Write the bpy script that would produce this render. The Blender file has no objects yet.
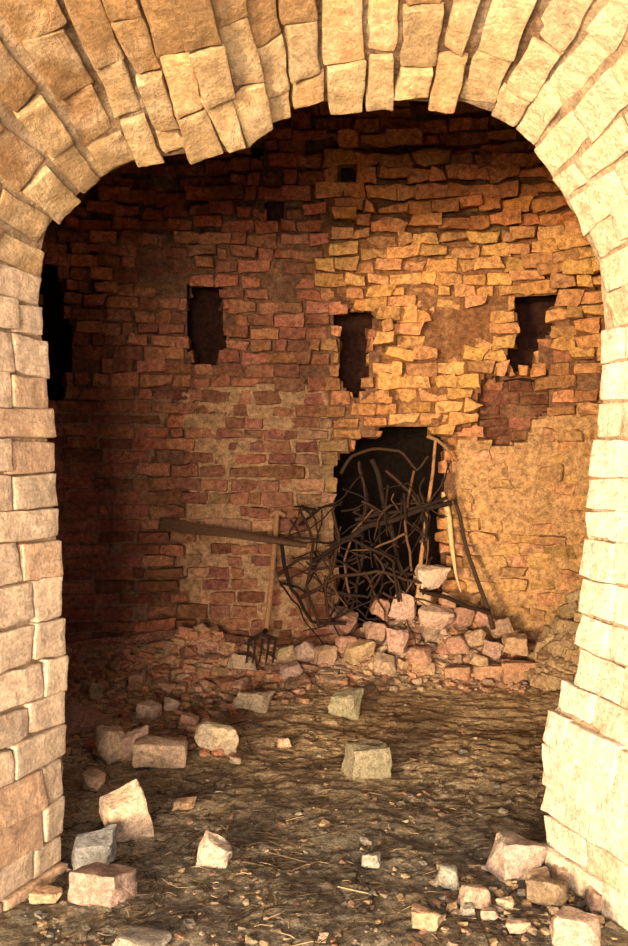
import bpy, bmesh, math, random
import numpy as np
from mathutils import Vector, Matrix
random.seed(7); rng=np.random.default_rng(7)
F=920.0; CX=314.0; CY=473.0; H=1.45

# ------------------------------------------------------------ helpers
def P(px,py,d): return np.array([(px-CX)/F*d, d, H-(py-CY)/F*d])
def vnoise(p,seed=0):
    p=np.asarray(p,float); i=np.floor(p).astype(np.int64); f=p-i; f=f*f*(3-2*f)
    def h(a,b,c):
        n=(a*73856093)^(b*19349663)^(c*83492791)^(seed*2654435)
        n=(n^(n>>13))*1274126177; n=n&0x7fffffff; n=(n^(n>>16))&0xffff
        return n/32767.5-1
    x,y,z=i[:,0],i[:,1],i[:,2]; fx,fy,fz=f[:,0],f[:,1],f[:,2]
    def L(a,b,t): return a+(b-a)*t
    return L(L(L(h(x,y,z),h(x+1,y,z),fx),L(h(x,y+1,z),h(x+1,y+1,z),fx),fy),
             L(L(h(x,y,z+1),h(x+1,y,z+1),fx),L(h(x,y+1,z+1),h(x+1,y+1,z+1),fx),fy),fz)
def fbm(p,o=3,seed=0):
    p=np.asarray(p,float); r=0; a=1.0
    for k in range(o): r=r+a*vnoise(p*2**k+17.3*k,seed+k); a*=.5
    return r
def template(g):
    n=len(g); vs={}; V=[]; Fc=[]
    def vid(c):
        k=tuple(round(x,4) for x in c)
        if k not in vs: vs[k]=len(V); V.append(k)
        return vs[k]
    for ax in range(3):
        for sg in (-1,1):
            for i in range(n-1):
                for j in range(n-1):
                    q=[]
                    for (a,b) in ((i,j),(i+1,j),(i+1,j+1),(i,j+1)):
                        c=[0,0,0]; c[ax]=sg; c[(ax+1)%3]=g[a]; c[(ax+2)%3]=g[b]; q.append(vid(c))
                    if sg<0: q=q[::-1]
                    Fc.append(q)
    return np.array(V,float),np.array(Fc)
T4=template([-1,-.86,-.45,0,.45,.86,1]); T8=template([-1,-.93,-.7,-.35,0,.35,.7,.93,1])
def rot(rx_,ry_,rz_): return np.array(Matrix.Rotation(rz_,3,'Z')@Matrix.Rotation(ry_,3,'Y')@Matrix.Rotation(rx_,3,'X'))
def edge(v): return rng.uniform(-v,v)
class Batch:
    def __init__(s): s.v=[];s.f=[];s.c=[];s.l=[];s.n=0;s.pend=[]
    def add(s,v,f,c,loc=None):
        s.v.append(v); s.f.append(np.asarray(f)+s.n); s.n+=len(v)
        c=np.asarray(c,float)
        if c.ndim==1: c=np.tile(c,(len(v),1))
        s.c.append(c); s.l.append(np.array(v) if loc is None else loc)
    def box(s,cen,ax,half,r,amp,freq,col,T=T4,jit=0.0,rl=.45):
        V,Fc=T; half=np.array(half,float); r=min(r,half.min()*.9)
        p=V*half; inn=np.clip(p,-(half-r),half-r); d=p-inn
        L=np.linalg.norm(d,axis=1,keepdims=True); L[L==0]=1
        p=inn+d/L*r
        if jit>0:
            C=rng.normal(0,jit,(2,2,2,3)); u=(V+1)/2
            off=0
            for a in (0,1):
                for b in (0,1):
                    for c in (0,1):
                        w=(u[:,0] if a else 1-u[:,0])*(u[:,1] if b else 1-u[:,1])*(u[:,2] if c else 1-u[:,2])
                        off=off+w[:,None]*C[a,b,c]
            p=p+off
        w=p@np.array(ax)+np.array(cen)
        loc=p@rot(edge(rl),edge(rl),edge(rl)).T+rng.uniform(-50,50,3)
        if amp>0: s.pend.append((len(s.v),amp,freq))
        s.add(w,Fc,col,loc)
    def flush(s):
        if not s.pend: return
        ids=[i for i,_,_ in s.pend]; P_=np.concatenate([s.v[i] for i in ids])
        am=np.concatenate([np.full(len(s.v[i]),a) for i,a,_ in s.pend])[:,None]; fr=np.concatenate([np.full(len(s.v[i]),f) for i,_,f in s.pend])[:,None]
        q=P_*fr; P_=P_+np.stack([fbm(q,4,1),fbm(q,4,11),fbm(q,4,21)],1)*am
        o=0
        for i in ids: n=len(s.v[i]); s.v[i]=P_[o:o+n]; o+=n
        s.pend=[]
    def obj(s,name,mat,smooth=True,sharp=None):
        s.flush()
        v=np.concatenate(s.v); c=np.concatenate(s.c); lo=np.concatenate(s.l)
        me=bpy.data.meshes.new(name)
        fl=[f for F_ in s.f for f in F_.tolist()]
        me.from_pydata(v.tolist(),[],fl)
        a=me.color_attributes.new('Col','FLOAT_COLOR','POINT')
        a.data.foreach_set('color',np.concatenate([c,np.ones((len(c),1))],1).ravel().astype(np.float32))
        a=me.attributes.new('Loc','FLOAT_VECTOR','POINT'); a.data.foreach_set('vector',lo.ravel().astype(np.float32))
        if smooth: me.polygons.foreach_set('use_smooth',[True]*len(me.polygons))
        me.materials.append(mat); me.update()
        if sharp: me.set_sharp_from_angle(angle=math.radians(sharp))
        o=bpy.data.objects.new(name,me); bpy.context.collection.objects.link(o); return o

# ------------------------------------------------------------ materials
def mat_masonry(name,stain,stain_amt,bscale=1.0,bdist=.02,rough=.95,dark=.55,strata=0.0,fine=60,stain2=None,s2=.5,fc=.6,smask=(7,80,7)):
    m=bpy.data.materials.new(name); m.use_nodes=True; nt=m.node_tree; N=nt.nodes; Lk=nt.links
    b=N['Principled BSDF']; b.inputs['Roughness'].default_value=rough
    b.inputs['Specular IOR Level'].default_value=.12
    tc=N.new('ShaderNodeNewGeometry')
    at=N.new('ShaderNodeAttribute'); at.attribute_name='Col'
    lc=N.new('ShaderNodeAttribute'); lc.attribute_name='Loc'
    def noise(sc,det=6,ro=.6,vec=None,dist=0):
        n=N.new('ShaderNodeTexNoise'); n.inputs['Scale'].default_value=sc; n.inputs['Detail'].default_value=det; n.inputs['Distortion'].default_value=dist
        n.inputs['Roughness'].default_value=ro; Lk.new(vec or tc.outputs['Position'],n.inputs['Vector']); return n.outputs['Fac']
    def ramp(f,a,b_,c0=0,c1=1):
        r=N.new('ShaderNodeMapRange'); r.inputs[1].default_value=a; r.inputs[2].default_value=b_
        r.inputs[3].default_value=c0; r.inputs[4].default_value=c1; Lk.new(f,r.inputs[0]); return r.outputs[0]
    def mix(mode,f,a,bb):
        x=N.new('ShaderNodeMix'); x.data_type='RGBA'; x.blend_type=mode
        if isinstance(f,float): x.inputs[0].default_value=f
        else: Lk.new(f,x.inputs[0])
        for k,val in ((6,a),(7,bb)):
            if isinstance(val,tuple): x.inputs[k].default_value=(*val,1)
            else: Lk.new(val,x.inputs[k])
        return x.outputs[2]
    def math_(op,a,bb):
        x=N.new('ShaderNodeMath'); x.operation=op
        for k,val in ((0,a),(1,bb)):
            if isinstance(val,(int,float)): x.inputs[k].default_value=val
            else: Lk.new(val,x.inputs[k])
        return x.outputs[0]
    n1=noise(4*bscale,8,.65); n2=noise(20*bscale,8,.65); n3=noise(fine*bscale,8,.75)
    c=at.outputs['Color']
    if stain_amt>0: c=mix('MIX',ramp(n1,.48,.66,0,stain_amt),c,stain)
    if stain2: 
        n5=noise(9*bscale,9,.75); c=mix('MIX',ramp(n5,.54,.62,0,s2),c,stain2)
    v=math_('MULTIPLY',ramp(n2,.35,.62,dark,1.25),ramp(n3,.35,.65,fc,1.9-fc))
    hgt=math_('ADD',math_('MULTIPLY',n2,1.2),math_('MULTIPLY',n3,.7))
    if strata>0:
        mp=N.new('ShaderNodeMapping'); mp.inputs['Scale'].default_value=smask
        Lk.new(lc.outputs['Vector'],mp.inputs['Vector'])
        n4=noise(1,4,.55,mp.outputs[0],.6)
        sm_=ramp(n1,.42,.6,.15,1)
        hgt=math_('ADD',hgt,math_('MULTIPLY',math_('MULTIPLY',n4,strata),sm_))
        v=math_('MULTIPLY',v,ramp(n4,.38,.55,.90,1.03))
    cmb=N.new('ShaderNodeCombineColor'); 
    for k in range(3): Lk.new(v,cmb.inputs[k])
    c=mix('MULTIPLY',1.0,c,cmb.outputs[0])
    Lk.new(c,b.inputs['Base Color'])
    bp=N.new('ShaderNodeBump'); bp.inputs['Strength'].default_value=1; bp.inputs['Distance'].default_value=bdist
    Lk.new(hgt,bp.inputs['Height']); Lk.new(bp.outputs[0],b.inputs['Normal'])
    return m
M_wall=mat_masonry('kiln_brick',(.60,.37,.19),.25,1.3,.026,stain2=(.15,.06,.035),s2=.42,fine=75,dark=.55)
M_soot_shade=mat_masonry('soot_shade',(.02,.012,.01),.6,1.2,.03)  # sooty near-black that also holds the shade inside the openings
M_arch=mat_masonry('arch_sandstone',(.68,.56,.41),.35,1.1,.014,dark=.80,strata=1.1,stain2=(.38,.24,.14),s2=.36,fc=.68,smask=(55,9,9),fine=75)
M_rock=mat_masonry('rock',(.45,.35,.26),.3,2.0,.014,dark=.65,stain2=(.16,.11,.08),s2=.35)
M_soil=mat_masonry('ash_soil',(.40,.30,.18),.6,2.2,.016,dark=.5,fine=60,stain2=(.095,.07,.05),s2=.6,fc=.42)
M_wood=mat_masonry('weathered_wood',(.09,.06,.04),.12,4.0,.004,dark=.7)
M_iron=mat_masonry('rusty_iron',(.05,.03,.02),.2,5.0,.002,dark=.6,rough=.7)

# ------------------------------------------------------------ chamber wall geometry
ac,bc,yc,ne=2.8,2.0,5.1,3.0
th=np.linspace(0,math.pi,1601)
X=-ac*np.sign(np.cos(th))*np.abs(np.cos(th))**(2/ne); Y=yc+bc*np.abs(np.sin(th))**(2/ne)
ys=np.linspace(3.4,yc,60)[:-1]
X=np.concatenate([np.full(59,-ac),X,np.full(59,ac)]); Y=np.concatenate([ys,Y,ys[::-1]])
S=np.concatenate([[0],np.cumsum(np.hypot(np.diff(X),np.diff(Y)))])
ST=S[-1]; Sg=np.linspace(0,ST,1200); Xg=np.interp(Sg,S,X); Yg=np.interp(Sg,S,Y)
k=np.ones(31)/31
Xp=np.pad(Xg,15,'edge'); Yp=np.pad(Yg,15,'edge'); Xg=np.convolve(Xp,k,'valid'); Yg=np.convolve(Yp,k,'valid')
TX=np.gradient(Xg,Sg); TY=np.gradient(Yg,Sg); l=np.hypot(TX,TY); TX/=l; TY/=l
def lean(z): return .16*np.maximum(0,z-2.3)**1.7
def wallpt(s,z,off=0):
    s=np.asarray(s,float); z=np.asarray(z,float)
    x=np.interp(s,Sg,Xg); y=np.interp(s,Sg,Yg); tx=np.interp(s,Sg,TX); ty=np.interp(s,Sg,TY)
    d=lean(z)+off
    return np.stack([x+ty*d,y-tx*d,z+0*s],-1)
def px2wall(px,py):
    z=2.0; r=(px-CX)/F
    for _ in range(12):
        d=lean(z); xx=Xg+TY*d; yy=Yg-TX*d
        sel=yy>4.5
        e=np.where(sel,np.abs(xx/yy-r),9); i=int(np.argmin(e)); z=H-(py-CY)/F*yy[i]
    return Sg[i],z
def poly(pts): return np.array([px2wall(*p) for p in pts])
def insidev(pl,s,z):
    c=np.zeros(len(s),bool); n=len(pl); j=n-1
    for i in range(n):
        cond=(pl[i][1]>z)!=(pl[j][1]>z)
        dz=pl[j][1]-pl[i][1]; dz=dz if abs(dz)>1e-9 else 1e-9
        c^=cond&(s<(pl[j][0]-pl[i][0])*(z-pl[i][1])/dz+pl[i][0]); j=i
    return c
def inside(pl,s,z): return bool(insidev(pl,np.array([s]),np.array([z]))[0])
def span(pl,z):
    xs=[]; n=len(pl)
    for i in range(n):
        a,b=pl[i],pl[(i+1)%n]
        if (a[1]>z)!=(b[1]>z): xs.append(a[0]+(b[0]-a[0])*(z-a[1])/(b[1]-a[1]))
    xs.sort(); return (xs[0],xs[-1]) if len(xs)>1 else None
holes=[poly([(187,284),(221,284),(223,345),(214,364),(192,362),(187,340)]),
       poly([(332,308),(374,307),(370,345),(366,385),(358,398),(338,375),(343,348)]),
       poly([(518,298),(556,298),(549,328),(536,340),(538,366),(506,370),(511,336)]),
       poly([(38,262),(52,262),(66,300),(72,345),(66,400),(38,400)]),
       poly([(336,470),(342,455),(352,455),(354,440),(378,438),(380,430),(426,428),(444,442),(444,500),(438,560),(434,670),(334,670)]),
       poly([(268,203),(281,202),(281,218),(268,218)]),poly([(343,172),(354,172),(354,186),(343,186)]),
       poly([(246,150),(260,150),(260,165),(246,165)])]
hdepth=[.7,.7,.7,.7,1.5,.3,.3,.3]
skin=poly([(318,225),(322,268),(340,300),(374,318),(385,345),(380,372),(395,400),(400,420),(375,432),(440,436),(470,428),(485,405),(490,372),(512,366),(512,300),(552,300),(556,340),(600,362),(640,370),(640,150),(330,140)])
skin2=poly([(225,150),(232,190),(260,200),(330,215),(640,200),(640,60),(225,60)])
skin3=poly([(95,270),(95,190),(230,190),(262,270),(230,262),(200,275),(150,262),(120,280)])
scar=poly([(476,412),(482,392),(486,374),(504,368),(545,370),(545,410),(530,418),(525,440),(500,446),(480,440)])
plast=poly([(178,388),(325,380),(335,450),(336,640),(200,640),(180,560),(190,470)])
plastR=poly([(456,440),(600,400),(600,680),(456,680)])
left=poly([(0,410),(176,390),(150,470),(150,700),(0,700)])
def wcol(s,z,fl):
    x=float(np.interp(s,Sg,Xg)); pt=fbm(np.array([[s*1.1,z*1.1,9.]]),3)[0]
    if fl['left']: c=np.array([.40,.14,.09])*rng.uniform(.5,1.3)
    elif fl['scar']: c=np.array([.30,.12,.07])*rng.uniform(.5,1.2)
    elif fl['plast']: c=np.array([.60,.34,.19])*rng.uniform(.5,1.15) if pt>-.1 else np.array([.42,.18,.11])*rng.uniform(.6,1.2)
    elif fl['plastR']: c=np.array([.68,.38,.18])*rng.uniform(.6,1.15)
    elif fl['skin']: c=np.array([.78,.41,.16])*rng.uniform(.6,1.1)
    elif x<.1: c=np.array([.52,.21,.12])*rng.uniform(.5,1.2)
    else: c=np.array([.68,.32,.14])*rng.uniform(.55,1.15)  # right bricks more golden than left: brick tone with the lit side coloured in
    if z>3.25: c=c*np.array([.75,.55,.48])  # arch shadow on the top courses put into the brick colour
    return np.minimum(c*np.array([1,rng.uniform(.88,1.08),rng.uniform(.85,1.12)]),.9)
def warp(s,z): return .035*float(vnoise(np.array([[s*.9,z*.8,5.]]))[0])*min(1,max(0,(z-.6)/1.0))
W=Batch()
z=-.05; row=0
while z<4.45:
    h=.100+edge(.012); zc=z+h/2
    s=-.1*(row%2)-rng.uniform(0,.1); bl=[]
    while s<ST:
        isl=inside(left,s,zc)
        w=(.28 if isl else .20)+edge(.05)
        if rng.random()<.15: w=.11+edge(.02)
        bl.append((s,s+w)); s+=w
    for pl in holes:
        sp=span(pl,zc)
        if sp is None: continue
        a,b=sp[0]+edge(.045),sp[1]+edge(.045); nb=[]
        for (p,q) in bl:
            if q<=a or p>=b: nb.append((p,q)); continue
            if p<a and a-p>.03: nb.append((p,a))
            if q>b and q-b>.03: nb.append((b,q))
        bl=nb
    for (p,q) in bl:
        sc=(p+q)/2
        if sc<.02 or sc>ST-.02: continue
        fl={n:inside(pl,sc,zc) for n,pl in (('left',left),('plast',plast),('plastR',plastR),('skin',skin),('skin2',skin2),('skin3',skin3),('scar',scar))}
        ck=float(vnoise(np.array([[sc*2.2,zc*2.4,3.]]))[0])
        off=rng.normal(0,.024)
        off+=fbm(np.array([[sc*1.3,zc*1.3,3.]]),3)[0]*.06+ck*.08; am=.009; g=.013; jt=.008
        if fl['skin']: off+=.15+edge(.07)+ck*.09; am=.012; g=.009; jt=.012
        if fl['skin2']: off+=.08+edge(.03)
        if fl['skin3']: off+=.08+edge(.03)
        if fl['scar']: off=-.16+edge(.03)
        if fl['left']: off=rng.normal(0,.010); am=.005; g=.014; jt=.004
        if fl['plast']: off=rng.normal(0,.016)+ck*.02; am=.010; jt=.007
        if fl['plastR'] and not fl['skin'] and not fl['scar']: off=rng.normal(0,.03)+ck*.03; am=.018; jt=.013
        if rng.random()<.07 and not fl['left']: off-=.08
        zw=zc+warp(sc,zc)
        c0=wallpt(sc,zw,off-.14); tx=np.interp(sc,Sg,TX); ty=np.interp(sc,Sg,TY)
        sl=1.7*.16*max(0,zc-2.3)**.7 if zc>2.3 else 0
        T_=np.array([tx,ty,0]); Nn=np.array([ty,-tx,0]); up=np.array([0,0,1.])+Nn*sl; up/=np.linalg.norm(up); Nn2=np.cross(T_,up)
        Nn2=Nn2 if Nn2@Nn>0 else -Nn2
        a=edge(.035); T2=T_*math.cos(a)+up*math.sin(a); U2=up*math.cos(a)-T_*math.sin(a)
        a=edge(.13) if not fl['left'] else 0; T3=T2*math.cos(a)+Nn2*math.sin(a); N3=Nn2*math.cos(a)-T2*math.sin(a)
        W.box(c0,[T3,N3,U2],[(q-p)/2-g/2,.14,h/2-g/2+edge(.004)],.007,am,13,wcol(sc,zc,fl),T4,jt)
    z+=h; row+=1
ds=.025; ns=int(ST/ds); nz=int(4.5/ds)
SS,ZZ=np.meshgrid(np.linspace(0,ST,ns),np.linspace(-.1,4.45,nz))
so,zo=SS.ravel(),ZZ.ravel()
off=np.full(len(so),-.06)
mask=lambda pl: insidev(pl,so,zo)
mk=mask(skin); off[mk]+=.08
m2=mask(skin2); off[m2]+=.05
off[mask(skin3)]+=.03
m3=mask(plast); off[m3]+=.036; m4=mask(plastR)&~mk; off[m4]+=.040
ml=mask(left); off[ml]+=.036
q0=wallpt(so,zo); no_=fbm(q0*6,5)*.02; no_[ml]*=.4; off=off+no_
off[mk]+=fbm(q0[mk]*5,4)*.02; off[m4]+=fbm(q0[m4]*4,5,5)*.035; off[m3]+=fbm(q0[m3]*3,4,8)*.015
msc=mask(scar); off[msc]=-.19+fbm(q0[msc]*6,4)*.015
V=wallpt(so,zo,off)
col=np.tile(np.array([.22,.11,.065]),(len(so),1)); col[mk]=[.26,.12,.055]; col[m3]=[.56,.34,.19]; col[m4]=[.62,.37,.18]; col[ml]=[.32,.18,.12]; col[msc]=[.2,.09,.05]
col[zo>3.25]*=.5  # same arch shadow put into the backing colour
hm=np.zeros(len(so),bool)
for pl in holes: hm|=mask(pl)
idx=np.arange(len(so)).reshape(nz,ns)
q=np.stack([idx[:-1,:-1],idx[:-1,1:],idx[1:,1:],idx[1:,:-1]],-1).reshape(-1,4)
q=q[~(hm[q].any(1))]
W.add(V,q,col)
WB=W.obj('wall_back',M_wall,True,32)
N_=Batch()
for pl,dp in zip(holes,hdepth):
    mg=.075
    s0,s1=pl[:,0].min()-mg,pl[:,0].max()+mg; z0,z1=pl[:,1].min()-mg,pl[:,1].max()+mg
    n=14; 
    def sheet(fn,c):
        u,v=np.meshgrid(np.linspace(0,1,n),np.linspace(0,1,n)); p=fn(u.ravel(),v.ravel())
        p=p+np.stack([fbm(p*9,3,2),fbm(p*9,3,5),fbm(p*9,3,8)],1)*.015
        ii=np.arange(n*n).reshape(n,n); N_.add(p,np.stack([ii[:-1,:-1],ii[:-1,1:],ii[1:,1:],ii[1:,:-1]],-1).reshape(-1,4),c)
    cc=[.03,.018,.013]  # recess shade mixed into the soot tone
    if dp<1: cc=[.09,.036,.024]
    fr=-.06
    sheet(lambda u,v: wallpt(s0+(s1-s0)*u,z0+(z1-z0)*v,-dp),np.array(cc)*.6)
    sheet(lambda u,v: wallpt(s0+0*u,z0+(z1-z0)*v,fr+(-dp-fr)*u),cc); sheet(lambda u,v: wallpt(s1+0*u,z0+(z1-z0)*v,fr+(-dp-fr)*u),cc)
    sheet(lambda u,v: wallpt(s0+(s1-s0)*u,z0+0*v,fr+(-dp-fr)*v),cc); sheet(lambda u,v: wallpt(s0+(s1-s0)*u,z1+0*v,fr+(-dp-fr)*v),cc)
no=N_.obj('flue_lining',M_soot_shade); no.parent=WB

# ------------------------------------------------------------ arch
D0=3.36; SPL=.38; TD=1.2
rp=[(65,890),(66,780),(65,690),(62,600),(56,450),(48,350),(41,268),(52,228),(92,188),(135,166),(190,158),(248,158),(262,134),(272,118),(320,108),(400,106),(470,108),(512,124),(538,160),(562,205),(592,262),(600,340),(596,430),(585,520),(577,600),(570,690),(545,710),(541,730),(541,885)]
rw=np.array([P(a,b,D0)[[0,2]] for a,b in rp])
L_=np.concatenate([[0],np.cumsum(np.linalg.norm(np.diff(rw,axis=0),axis=1))]); LT=L_[-1]
lg=np.linspace(0,LT,800); rx=np.interp(lg,L_,rw[:,0]); rz=np.interp(lg,L_,rw[:,1])
def sm(a,n):
    kk=np.hanning(n+2)[1:-1]; kk/=kk.sum(); ap=np.concatenate([2*a[0]-a[n//2:0:-1],a,2*a[-1]-a[-2:-n//2-1:-1]]); return np.convolve(ap,kk,'valid')[:len(a)]
rx1,rz1=sm(rx,15),sm(rz,15)
rx2,rz2=sm(rx,121),sm(rz,121)
tx,tz=np.gradient(rx2),np.gradient(rz2); l=np.hypot(tx,tz); tx/=l; tz/=l
def arch(u,t,off=0):
    x=np.interp(u,lg,rx1); z_=np.interp(u,lg,rz1); a=np.interp(u,lg,tx); b=np.interp(u,lg,tz)
    d=SPL*t+off
    return np.stack([x-b*d,D0-t+0*x,z_+a*d],-1)
A=Batch()
u=0
while u<LT:
    crown=.31*LT<u<.70*LT
    w=(.116 if crown else .126)+edge(.020)
    uc=u+w/2
    if uc>LT: break
    t=-.02+edge(.030 if crown else .012)
    first=True
    a=float(np.interp(uc,lg,tx)); b=float(np.interp(uc,lg,tz))
    while t<TD:
        Lh=rng.uniform(.18,.32) if not crown else rng.uniform(.2,.26)
        if first and rng.random()<.5: Lh*=.6
        first=False
        Tn=np.array([a,0,b]); On=np.array([-b,0,a])
        Dn=np.array([0,-1,0])+On*SPL; Dn/=np.linalg.norm(Dn)
        On2=np.cross(Tn,Dn); On2=On2 if On2@On>0 else -On2
        tc=t+Lh/2; th_=.09; off=edge(.007)-abs(rng.normal(0,.003)) if not crown else edge(.016)
        cen=arch(np.array(uc),tc,th_/math.sqrt(1+SPL**2)*1.07+off)
        X_=cen[0]
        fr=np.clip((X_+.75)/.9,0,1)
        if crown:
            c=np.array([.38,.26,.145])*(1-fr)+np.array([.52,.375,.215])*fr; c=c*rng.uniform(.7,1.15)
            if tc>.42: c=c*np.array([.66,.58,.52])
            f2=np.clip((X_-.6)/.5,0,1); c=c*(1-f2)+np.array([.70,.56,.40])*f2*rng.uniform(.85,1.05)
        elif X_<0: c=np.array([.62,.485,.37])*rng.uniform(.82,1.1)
        else: c=np.array([.76,.66,.53])*rng.uniform(.85,1.05)  # right jamb paler than left: its sunlit brightness put into the colour
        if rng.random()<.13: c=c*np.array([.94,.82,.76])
        ww=w*(1+(SPL*tc*.45 if crown else 0)); an=edge(.022)
        T2=Tn*math.cos(an)+Dn*math.sin(an); D2=Dn*math.cos(an)-Tn*math.sin(an)
        gp=.009 if crown else .006
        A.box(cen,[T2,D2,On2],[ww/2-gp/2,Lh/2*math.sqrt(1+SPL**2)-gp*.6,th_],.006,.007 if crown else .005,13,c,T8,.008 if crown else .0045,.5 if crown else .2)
        t+=Lh
    u+=w
nu,ntt=400,60
U,Tt=np.meshgrid(np.linspace(0,LT,nu),np.linspace(.0,TD,ntt)); U=U.ravel();Tt=Tt.ravel()
V=arch(U,Tt,.022); V=V+np.stack([fbm(V*8,3,4)]*3,1)*.010
ii=np.arange(len(U)).reshape(ntt,nu)
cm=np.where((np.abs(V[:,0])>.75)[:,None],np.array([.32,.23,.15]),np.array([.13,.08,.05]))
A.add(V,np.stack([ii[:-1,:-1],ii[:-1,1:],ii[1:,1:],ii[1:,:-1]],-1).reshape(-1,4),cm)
A.obj('stone_arch',M_arch,True,34)
Wf=Batch()
for (t,yy,xr,zt) in ((TD,D0-TD,3.6,4.8),(0.03,D0+.0,3.0,4.5)):
    uu=np.linspace(0,LT,160); p=arch(uu,t,.04); c0=np.array([.0,.2]); rows=[]
    for pt in p:
        d=np.array([pt[0]-c0[0],pt[2]-c0[1]]); 
        sx=xr/abs(d[0]) if abs(d[0])>1e-6 else 1e9
        sz=(zt-c0[1])/d[1] if d[1]>1e-6 else 1e9
        k_=sx if d[1]<0 else min(sx,sz)
        o=c0+d*k_; o[1]=max(o[1],-.3)
        for kk in range(13):
            fr=kk/12; rows.append([pt[0]+(o[0]-pt[0])*fr,yy,pt[2]+(o[1]-pt[2])*fr])
    rows=np.array(rows); rows[:,1]+=fbm(rows*5,3)*.02
    ii=np.arange(len(rows)).reshape(160,13)
    Wf.add(rows,np.stack([ii[:-1,:-1],ii[:-1,1:],ii[1:,1:],ii[1:,:-1]],-1).reshape(-1,4),[.55,.42,.3])
Wf.obj('wall_front',M_arch)
C=Batch(); n=40
gx,gy=np.meshgrid(np.linspace(-2.95,2.95,n),np.linspace(3.36,7.25,n)); gx=gx.ravel();gy=gy.ravel()
gz=4.12+.25*np.cos(gx/3*1.4)*np.cos((gy-5.2)/2*1.2)
V=np.stack([gx,gy,gz],1); V[:,2]+=fbm(V*4,3)*.04
ii=np.arange(n*n).reshape(n,n); C.add(V,np.stack([ii[:-1,:-1],ii[:-1,1:],ii[1:,1:],ii[1:,:-1]],-1).reshape(-1,4),[.3,.16,.1])
C.obj('ceiling',M_wall)

# ------------------------------------------------------------ floor
def fz_raw(x,y):
    m=.17*np.clip((y-5.9)/1.05,0,1)**2*(1+.2*np.sin(x*3))
    m=m+.17*np.exp(-((x+.85)/.4)**2-((y-6.75)/.3)**2)+.10*np.exp(-((x-.55)/.6)**2-((y-6.8)/.35)**2)
    p=np.stack([x,y,0*x],1)
    return m+fbm(p*1.7,3,3)*.018+fbm(p*9,3,6)*.008
gxs=np.linspace(-3,3,300); gys=np.linspace(2,7.5,280)
gX,gY=np.meshgrid(gxs,gys); GZ=fz_raw(gX.ravel(),gY.ravel()).reshape(gX.shape)
def fz(x,y):
    a=min(max((x+3)/6*299,0),298.999); b=min(max((y-2)/5.5*279,0),278.999); i,j=int(a),int(b); a-=i;b-=j
    return (GZ[j,i]*(1-a)+GZ[j,i+1]*a)*(1-b)+(GZ[j+1,i]*(1-a)+GZ[j+1,i+1]*a)*b
def G(px,py):
    z=0.
    for _ in range(9):
        d=(H-z)*F/(py-CY); x=(px-CX)/F*d; z=.5*z+.5*fz(x,d)
    return np.array([x,d,fz(x,d)])
Fl=Batch()
gx,gy=np.meshgrid(np.linspace(-3.2,3.2,420),np.concatenate([np.linspace(-8,2,40)[:-1],np.linspace(2,7.6,420)])); sh=gx.shape
gx=gx.ravel();gy=gy.ravel()
gx=gx*np.where(gy<2,1+(2-gy)*.3,1)
V=np.stack([gx,gy,fz_raw(gx,gy)],1); V[:,2]+=fbm(V*26,3,9)*.006
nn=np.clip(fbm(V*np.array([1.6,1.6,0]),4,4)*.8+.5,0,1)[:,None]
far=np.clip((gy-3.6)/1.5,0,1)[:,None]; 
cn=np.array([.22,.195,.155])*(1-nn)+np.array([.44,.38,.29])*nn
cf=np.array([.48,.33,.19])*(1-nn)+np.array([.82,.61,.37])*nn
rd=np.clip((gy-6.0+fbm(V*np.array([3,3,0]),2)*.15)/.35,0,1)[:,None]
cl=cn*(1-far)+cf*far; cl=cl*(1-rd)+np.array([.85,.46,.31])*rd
ii=np.arange(len(gx)).reshape(sh)
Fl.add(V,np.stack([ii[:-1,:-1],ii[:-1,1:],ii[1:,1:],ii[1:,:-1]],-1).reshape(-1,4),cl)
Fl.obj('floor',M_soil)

# ------------------------------------------------------------ rocks
def rock_template(seed,blocky=.5):
    r=random.Random(seed); bm=bmesh.new()
    for sx in (-1,1):
        for sy in (-1,1):
            for sz in (-1,1):
                k=r.uniform(0.6,1) if blocky<.8 else r.uniform(.85,1)
                bm.verts.new((sx*k*r.uniform(.7,1),sy*k*r.uniform(.75,1),sz*k*r.uniform(.72,1)))
    for _ in range(5 if blocky<.8 else 2):
        v=Vector((r.gauss(0,1),r.gauss(0,1),r.gauss(0,1))).normalized()*r.uniform(.95,1.1); bm.verts.new(v)
    bmesh.ops.convex_hull(bm,input=bm.verts)
    bmesh.ops.dissolve_limit(bm,angle_limit=.2,verts=bm.verts,edges=bm.edges)
    bmesh.ops.bevel(bm,geom=bm.edges[:],offset=.045,segments=1,affect='EDGES')
    bmesh.ops.triangulate(bm,faces=bm.faces)
    bmesh.ops.subdivide_edges(bm,edges=[e for e in bm.edges if e.calc_length()>.3],cuts=3,use_grid_fill=True)
    bmesh.ops.triangulate(bm,faces=bm.faces)
    bm.verts.ensure_lookup_table(); bm.normal_update()
    v=np.array([x.co[:] for x in bm.verts]); f=np.array([[q.index for q in p.verts] for p in bm.faces]); bm.free()
    v+=np.stack([fbm(v*2.6,4,seed),fbm(v*2.6,4,seed+3),fbm(v*2.6,4,seed+7)],1)*.08
    m=np.abs(v).max(0); return v/m,f
RT=[rock_template(i) for i in range(14)]; RB=[rock_template(50+i,.9) for i in range(8)]
def put(B,cen,half,col,kind='r',ang=None,tilt=.35,idx=None):
    T=(RB if kind=='b' else RT); T=T[rng.integers(len(T)) if idx is None else idx]
    ang=rng.uniform(0,6.28) if ang is None else ang
    R=rot(edge(tilt),edge(tilt),ang); v=(T[0]*np.array(half))@R.T
    B.add(v+np.array(cen),T[1],np.array(col)*np.array([1,rng.uniform(.95,1.05),rng.uniform(.93,1.07)]))
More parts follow.
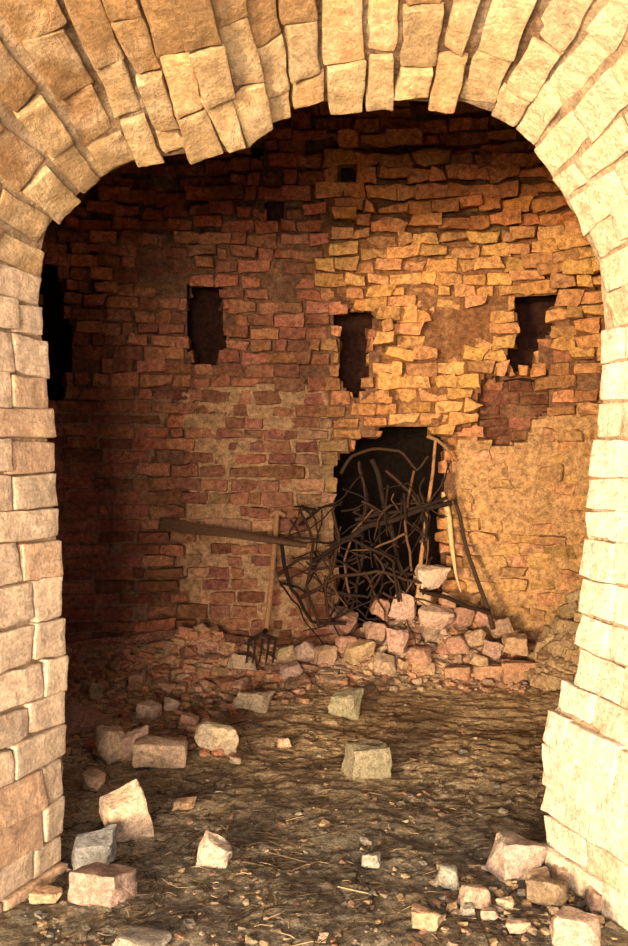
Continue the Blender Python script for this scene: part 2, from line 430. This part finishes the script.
def stone(px,py,w,h,col,kind='r',ang=None,tilt=.2,name='fallen_stone',deep=.8,idx=None):
    g=G(px,py+h*.42); s=g[1]/F; hw=w*s/2; hh=h*s/2*.95
    B=Batch(); dd=hw*deep
    put(B,(g[0],g[1]+dd*.3,g[2]+hh*.80),(hw,dd,hh),col,kind,ang if ang is not None else edge(.4),tilt,idx)
    return B.obj(name,M_rock,True,28)
pk=(.54,.37,.28); bg=(.50,.39,.28); gr=(.33,.31,.27); tan=(.50,.34,.21); rdn=(.42,.23,.165); ol=(.29,.26,.18); wh=(.54,.47,.40)
for a in [(125,817,48,56,(.74,.56,.40),'r',.5,.3,'fallen_stone',.8,3),(90,853,52,40,(.23,.245,.24),'r',.2),(101,886,62,38,(.38,.26,.23),'b',-.35,.2),(43,897,38,16,tan),
          (216,853,38,32,(.56,.45,.39)),(182,805,26,12,tan),(93,781,27,24,(.40,.28,.18)),(111,742,38,42,(.64,.45,.34),'r',.9,.3),(160,753,60,30,(.64,.44,.33),'b',.1,.05),
          (134,744,30,34,pk),(217,737,46,32,(.58,.45,.32)),(88,723,50,26,rdn),(252,700,40,22,bg),(345,703,36,30,ol),(283,743,16,12,pk),(150,710,28,20,pk),(135,680,22,20,rdn),(290,672,24,20,pk),
          (371,861,20,15,gr),(447,876,27,26,gr),(474,897,36,26,bg),(426,920,36,22,tan),(519,859,54,46,(.46,.38,.30),'r',.3,.2,'fallen_stone',.8,5),
          (548,893,44,30,(.26,.19,.135)),(566,876,34,24,pk),(580,929,56,36,(.58,.46,.37)),(505,903,20,12,bg),(468,912,14,12,gr),(490,915,18,13,pk),(540,880,24,18,bg),
          (518,927,26,16,bg),(140,944,54,14,gr),(452,908,12,9,tan),(600,900,30,24,pk),(95,692,14,20,tan),(190,720,22,14,rdn),(170,705,20,14,pk),(235,760,12,8,bg)]:
    stone(*a)
stone(367,761,46,38,(.28,.255,.18),'b',.25,.04,'cut_stone_block',.8,1)
for a in [(523,671,46,24,(.46,.25,.15)),(488,672,34,18,(.50,.28,.17)),(457,673,30,17,(.44,.26,.17)),(541,652,30,20,(.46,.27,.16)),(424,668,26,16,(.42,.25,.17))]:
    stone(a[0],a[1],a[2],a[3],a[4],'b',edge(.15),.05,'loose_brick',.5)
R=Batch()
def at(px,py,d,w,h,col,kind='r',ang=None):
    s=d/F; put(R,P(px,py,d),(w*s/2,w*s/2*.8,h*s/2),col,kind,ang if ang is not None else edge(.6),.4)
def rc(): 
    c=[pk,(.5,.34,.23),tan,(.52,.28,.18),(.48,.25,.17),(.38,.28,.20)][rng.integers(6)]; return np.array(c)*rng.uniform(.55,1.15)
for _ in range(640):
    px=rng.uniform(265,520); base=678; top=650-42*math.exp(-((px-418)/62)**2)
    t=rng.random(); py=base-(base-top)*t; d=6.36+.5*t+edge(.04)
    w=rng.uniform(6,22)*(1-.2*t); at(px,py+4,d,w,w*rng.uniform(.5,.9),rc(),'b' if rng.random()<.3 else 'r')
for a in [(430,577,34,30,(.66,.5,.36),6.68),(405,608,26,30,(.5,.32,.25),6.60),(435,617,38,28,(.52,.36,.26),6.56),(397,640,26,30,(.5,.32,.26),6.45),(422,598,22,18,tan,6.62),
          (342,622,36,30,(.30,.16,.12),6.75),(303,652,24,20,pk,6.45),(360,650,34,20,tan,6.45),(462,618,24,20,rdn,6.58),(455,645,26,22,rdn,6.45),(380,607,20,22,rdn,6.65),(325,655,28,20,(.45,.29,.2),6.42),(448,600,20,16,rdn,6.62),(475,640,26,20,(.42,.28,.2),6.5),
          (285,655,22,18,tan,6.42),(375,632,26,20,(.42,.27,.2),6.55),(418,655,30,20,rdn,6.40),(492,650,26,18,(.42,.27,.2),6.45),(345,645,22,20,rdn,6.5),(385,662,28,16,pk,6.36),(240,662,30,18,pk,6.35),(478,660,22,14,tan,6.36),
          (500,628,22,18,(.42,.27,.2),6.6),(515,645,26,20,tan,6.45),(482,618,20,16,rdn,6.6)]:
    at(a[0],a[1],a[5],a[2],a[3],a[4])
R.obj('rubble_pile',M_rock,True,28)
R=Batch()
for _ in range(150):
    px=rng.uniform(535,590); t=rng.random()**1.3; py=682-100*t*(px-525)/60; d=6.1+.45*t
    w=rng.uniform(9,27); at(px,py,d,w,w*.7,np.array([.55,.38,.22])*rng.uniform(.5,1.05),'b' if rng.random()<.4 else 'r')
R.obj('collapsed_brick_heap',M_rock,True,28)
R=Batch()
for _ in range(950):
    px=rng.uniform(66,310); py=650+rng.random()**2.0*110
    if px>235 and py>705: continue
    g=G(px,py); w=rng.uniform(.010,.045)*(1.3 if py<690 else .8)
    put(R,(g[0],g[1],g[2]+w*.3),(w*1.2,w,w*.65),rc()*np.array([1.15,.97,.85]),'b' if rng.random()<.3 else 'r')
for _ in range(400):
    px=rng.uniform(300,575); py=655+rng.random()**2*38
    g=G(px,py); w=rng.uniform(.008,.034)
    put(R,(g[0],g[1],g[2]+w*.3),(w*1.2,w,w*.7),rc())
R.obj('brick_rubble',M_rock,True,28)
R=Batch()
for _ in range(1900):
    px=rng.uniform(20,620); py=660+rng.random()*300; g=G(px,py); w=min(.022,.003+rng.exponential(.0036))
    if abs(g[0])>1.0 and g[1]<3.4: continue
    c=[gr,tan,bg,rdn,(.16,.13,.10),(.25,.2,.15)][rng.integers(6)]
    put(R,(g[0],g[1],g[2]+w*.2),(w*1.3,w,w*.6),np.array(c)*rng.uniform(.35,.95))
for _ in range(90):
    px=rng.uniform(430,600); py=865+rng.random()*75; g=G(px,py); w=rng.uniform(.006,.018)
    put(R,(g[0],g[1],g[2]+w*.35),(w*1.3,w,w*.7),np.array([bg,wh,tan][rng.integers(3)])*rng.uniform(.6,1))
R.obj('gravel',M_rock,False)

# ------------------------------------------------------------ sticks
def tube(B,pts,rads,col,n=6):
    pts=np.array(pts,float); m=len(pts); V=[]
    for i in range(m):
        t=pts[min(i+1,m-1)]-pts[max(i-1,0)]; t=t/(np.linalg.norm(t)+1e-9)
        a=np.cross(t,[.3,.9,.2]); a/=np.linalg.norm(a); b=np.cross(t,a)
        for k_ in range(n):
            an=k_/n*6.283; V.append(pts[i]+(a*math.cos(an)+b*math.sin(an))*rads[i])
    Fq=[[i*n+k_,i*n+(k_+1)%n,(i+1)*n+(k_+1)%n,(i+1)*n+k_] for i in range(m-1) for k_ in range(n)]
    B.add(np.array(V),np.array(Fq),col)
    if n>4:
        for i in (0,m-1):
            B.add(np.array([V[i*n+k_] for k_ in range(n)]+[pts[i]]),np.array([[k_,(k_+1)%n,n] for k_ in range(n)]),col)
def resamp(pts,n,wob=0.0,seed=0):
    pts=np.array(pts,float); d=np.concatenate([[0],np.cumsum(np.linalg.norm(np.diff(pts,axis=0),axis=1))])
    u=np.linspace(0,d[-1],n); q=np.stack([np.interp(u,d,pts[:,k_]) for k_ in range(3)],1)
    q=q+np.stack([fbm(q*5,2,seed+k_) for k_ in range(3)],1)*wob; return q
B=Batch()
def br(pxs,d0,d1,r0,r1,col,wob=.02,n=18):
    m=len(pxs); pts=[P(a,b,d0+(d1-d0)*i/(m-1)) for i,(a,b) in enumerate(pxs)]
    q=resamp(pts,n,wob,rng.integers(99)); tube(B,q,np.linspace(r0,r1,n),col,6)
dk=(.022,.013,.010); md=(.045,.023,.015); lt=(.13,.065,.035)
for L in [([(340,472),(352,455),(372,448),(398,452),(418,470),(430,455)],6.85,6.7,.014,.009,md),
          ([(330,548),(375,525),(420,512),(452,503)],6.6,6.65,.024,.018,dk),([(355,520),(400,512),(450,500)],6.7,6.6,.015,.012,dk),
          ([(372,460),(384,500),(398,555),(410,600)],6.9,6.7,.02,.014,dk),([(360,462),(366,500),(362,560),(352,610)],6.85,6.65,.014,.012,dk),
          ([(300,512),(312,545),(308,585),(318,625)],6.6,6.5,.010,.012,md),([(332,508),(338,540),(325,585),(330,622)],6.65,6.5,.012,.010,md),
          ([(282,545),(290,590),(312,620),(345,625)],6.6,6.5,.016,.012,dk),([(420,590),(450,600),(492,614)],6.6,6.45,.016,.014,dk),
          ([(300,600),(340,575),(380,572),(420,583)],6.55,6.6,.014,.011,md),([(385,470),(410,490),(428,520),(425,560)],6.8,6.7,.012,.009,md),
          ([(276,575),(300,560),(340,562),(372,580)],6.6,6.65,.012,.009,md),([(415,470),(406,520),(412,570)],6.7,6.65,.01,.01,lt),
          ([(350,600),(345,560),(352,530),(372,510)],6.6,6.7,.010,.007,lt),([(290,520),(300,540),(330,545)],6.6,6.65,.009,.006,md),
          ([(310,560),(350,540),(395,560),(400,600)],6.55,6.55,.014,.01,dk),([(330,590),(370,600),(390,560)],6.55,6.6,.012,.01,dk)]:
    br(*L)
for i in range(95):
    cx,cy=rng.uniform(298,432),rng.uniform(490,628); a=rng.normal(1.5,.9); l=rng.uniform(20,85)
    pp=[(cx-l*math.cos(a)/2,cy-l*math.sin(a)/2)]; 
    pp+= [(cx+edge(14),cy+edge(14)),(cx+l*math.cos(a)/2,cy+l*math.sin(a)/2)]
    pp=[(min(max(x,280),486),min(max(y,455 if x>340 else 508),648)) for x,y in pp]
    br(pp,rng.uniform(6.55,6.85),rng.uniform(6.5,6.8),rng.uniform(.005,.013),.004,(dk,dk,dk,md,md,lt)[rng.integers(6)],.03)
B.obj('dead_branch_tangle',M_wood)
B=Batch()
a_=P(160,523,6.95); b_=P(306,545,6.5); ax=(b_-a_); ln=np.linalg.norm(ax); ax/=ln; up=np.array([0,0,1.]); up-=ax*(up@ax); up/=np.linalg.norm(up)
B.box((a_+b_)/2,[ax,np.cross(up,ax),up],[ln/2,.022,.027],.008,.006,7,(.12,.065,.038),T8,.012)
B.obj('wooden_beam',M_wood)
B=Batch()
q=resamp([P(277,514,6.95),P(273,560,6.85),P(266,636,6.66)],14,.006); tube(B,q,np.full(14,.021),(.38,.20,.10),8)
q=resamp([P(270,516,6.95),P(277,511,6.95),P(285,516,6.95)],6); tube(B,q,np.full(6,.019),(.36,.19,.1),8)
q=resamp([P(249,641,6.32),P(261,634,6.40),P(276,639,6.32)],8); tube(B,q,np.full(8,.014),(.03,.02,.016),8)
q=resamp([P(266,630,6.68),P(262,635,6.38)],4); tube(B,q,np.full(4,.016),(.03,.02,.016),8)
for i in range(5):
    x=249+i*6.6; q=resamp([P(x,639,6.32),P(x-1,651,6.27),P(x-3,663,6.22)],8); tube(B,q,np.linspace(.011,.006,8),(.03,.02,.016),6)
B.obj('pitchfork',M_iron)
B=Batch()
q=resamp([P(436,442,6.95),P(431,480,6.85),P(424,535,6.75),P(416,600,6.65)],16,.012); tube(B,q,np.linspace(.012,.017,16),(.36,.19,.09),8)
q=resamp([P(427,436,6.95),P(437,440,6.95),P(448,449,6.93),P(453,462,6.92)],8); tube(B,q,np.linspace(.016,.008,8),(.26,.14,.07),8)
B.obj('hooked_stick',M_wood)
B=Batch()
q=resamp([P(455,500,6.9),P(471,560,6.75),P(492,628,6.5)],14,.012); tube(B,q,np.linspace(.013,.018,14),(.05,.032,.022),8)
B.obj('leaning_pole',M_wood)
B=Batch()
q=resamp([P(443,492,6.82),P(449,515,6.78),P(452,545,6.72),P(456,575,6.66),P(461,592,6.62)],16)
V=[];wd=np.interp(np.linspace(0,1,16),[0,.15,.6,1],[.018,.030,.020,.006])
for p,w in zip(q,wd):
    for dx,dy in ((-w,0),(0,-.01),(w,0),(0,.01)): V.append(p+np.array([dx,dy,0]))
Fq=[[i*4+k_,i*4+(k_+1)%4,i*4+4+(k_+1)%4,i*4+4+k_] for i in range(15) for k_ in range(4)]+[[0,1,2,3],[60,61,62,63]]
B.add(np.array(V),np.array(Fq),(.60,.43,.23)); B.obj('scythe_blade',M_wood)
B=Batch()
for i in range(3800):
    px=rng.uniform(30,600); py=668+rng.random()**1.1*282; g=G(px,py)
    if abs(g[0])>1.0 and g[1]<3.45: continue
    dn=vnoise(np.array([[g[0]*2.2,g[1]*2.2,1.]]))[0]
    if dn<0 and rng.random()<.7: continue
    a=rng.normal(0,.9); l=rng.uniform(.010,.045)*(2.2 if rng.random()<.1 else 1); r=rng.uniform(.0008,.0019)*(1.8 if l>.07 else 1)
    d=np.array([math.cos(a),math.sin(a),0])*l; z0=r+rng.uniform(0,.006)
    p0=g-d; p1=g+d; m_=g+np.array([edge(.01),edge(.01),rng.uniform(0,.006)])
    p0[2]=fz(p0[0],p0[1])+z0; p1[2]=fz(p1[0],p1[1])+rng.uniform(0,.012); m_[2]+=.005
    rr=rng.random(); c=(.04,.028,.02) if rr<.7 else ((.12,.085,.05) if rr<.92 else (.36,.27,.16))
    tube(B,[p0,m_,p1],[r,r*1.1,r*.7],c,4)
B.obj('straw_litter',M_wood)

# ------------------------------------------------------------ light, world, camera
def area(name,loc,tgt,size,en,col,sy=None):
    l=bpy.data.lights.new(name,'AREA'); l.energy=en; l.color=col; l.shape='RECTANGLE'; l.size=size; l.size_y=sy or size
    o=bpy.data.objects.new(name,l); bpy.context.collection.objects.link(o); o.location=loc
    o.rotation_euler=(Vector(tgt)-Vector(loc)).to_track_quat('-Z','Y').to_euler(); return o
area('added_low_glow',(-3.5,-4.4,1.2),(.9,7,2.0),1.1,2250,(1,.72,.40),1.0)  # added unseen area lamp, low at left, throws warm light up the right wall
area('interior_fill',(-.8,-4.5,1.3),(0,7,1.8),2.4,1350,(1,.77,.53),1.6)  # added unseen fill lamp, softly brightens the whole chamber
w=bpy.data.worlds.new('sky'); bpy.context.scene.world=w; w.use_nodes=True
bg_=w.node_tree.nodes['Background']; bg_.inputs[0].default_value=(.92,.92,1,1); bg_.inputs[1].default_value=.85
cam=bpy.data.cameras.new('camera'); co=bpy.data.objects.new('camera',cam); bpy.context.collection.objects.link(co)
co.location=(0,0,H); co.rotation_euler=(math.pi/2,0,0); cam.sensor_fit='VERTICAL'; cam.sensor_height=36; cam.lens=F/946*36
bpy.context.scene.camera=co
bpy.context.scene.view_settings.view_transform='Standard'
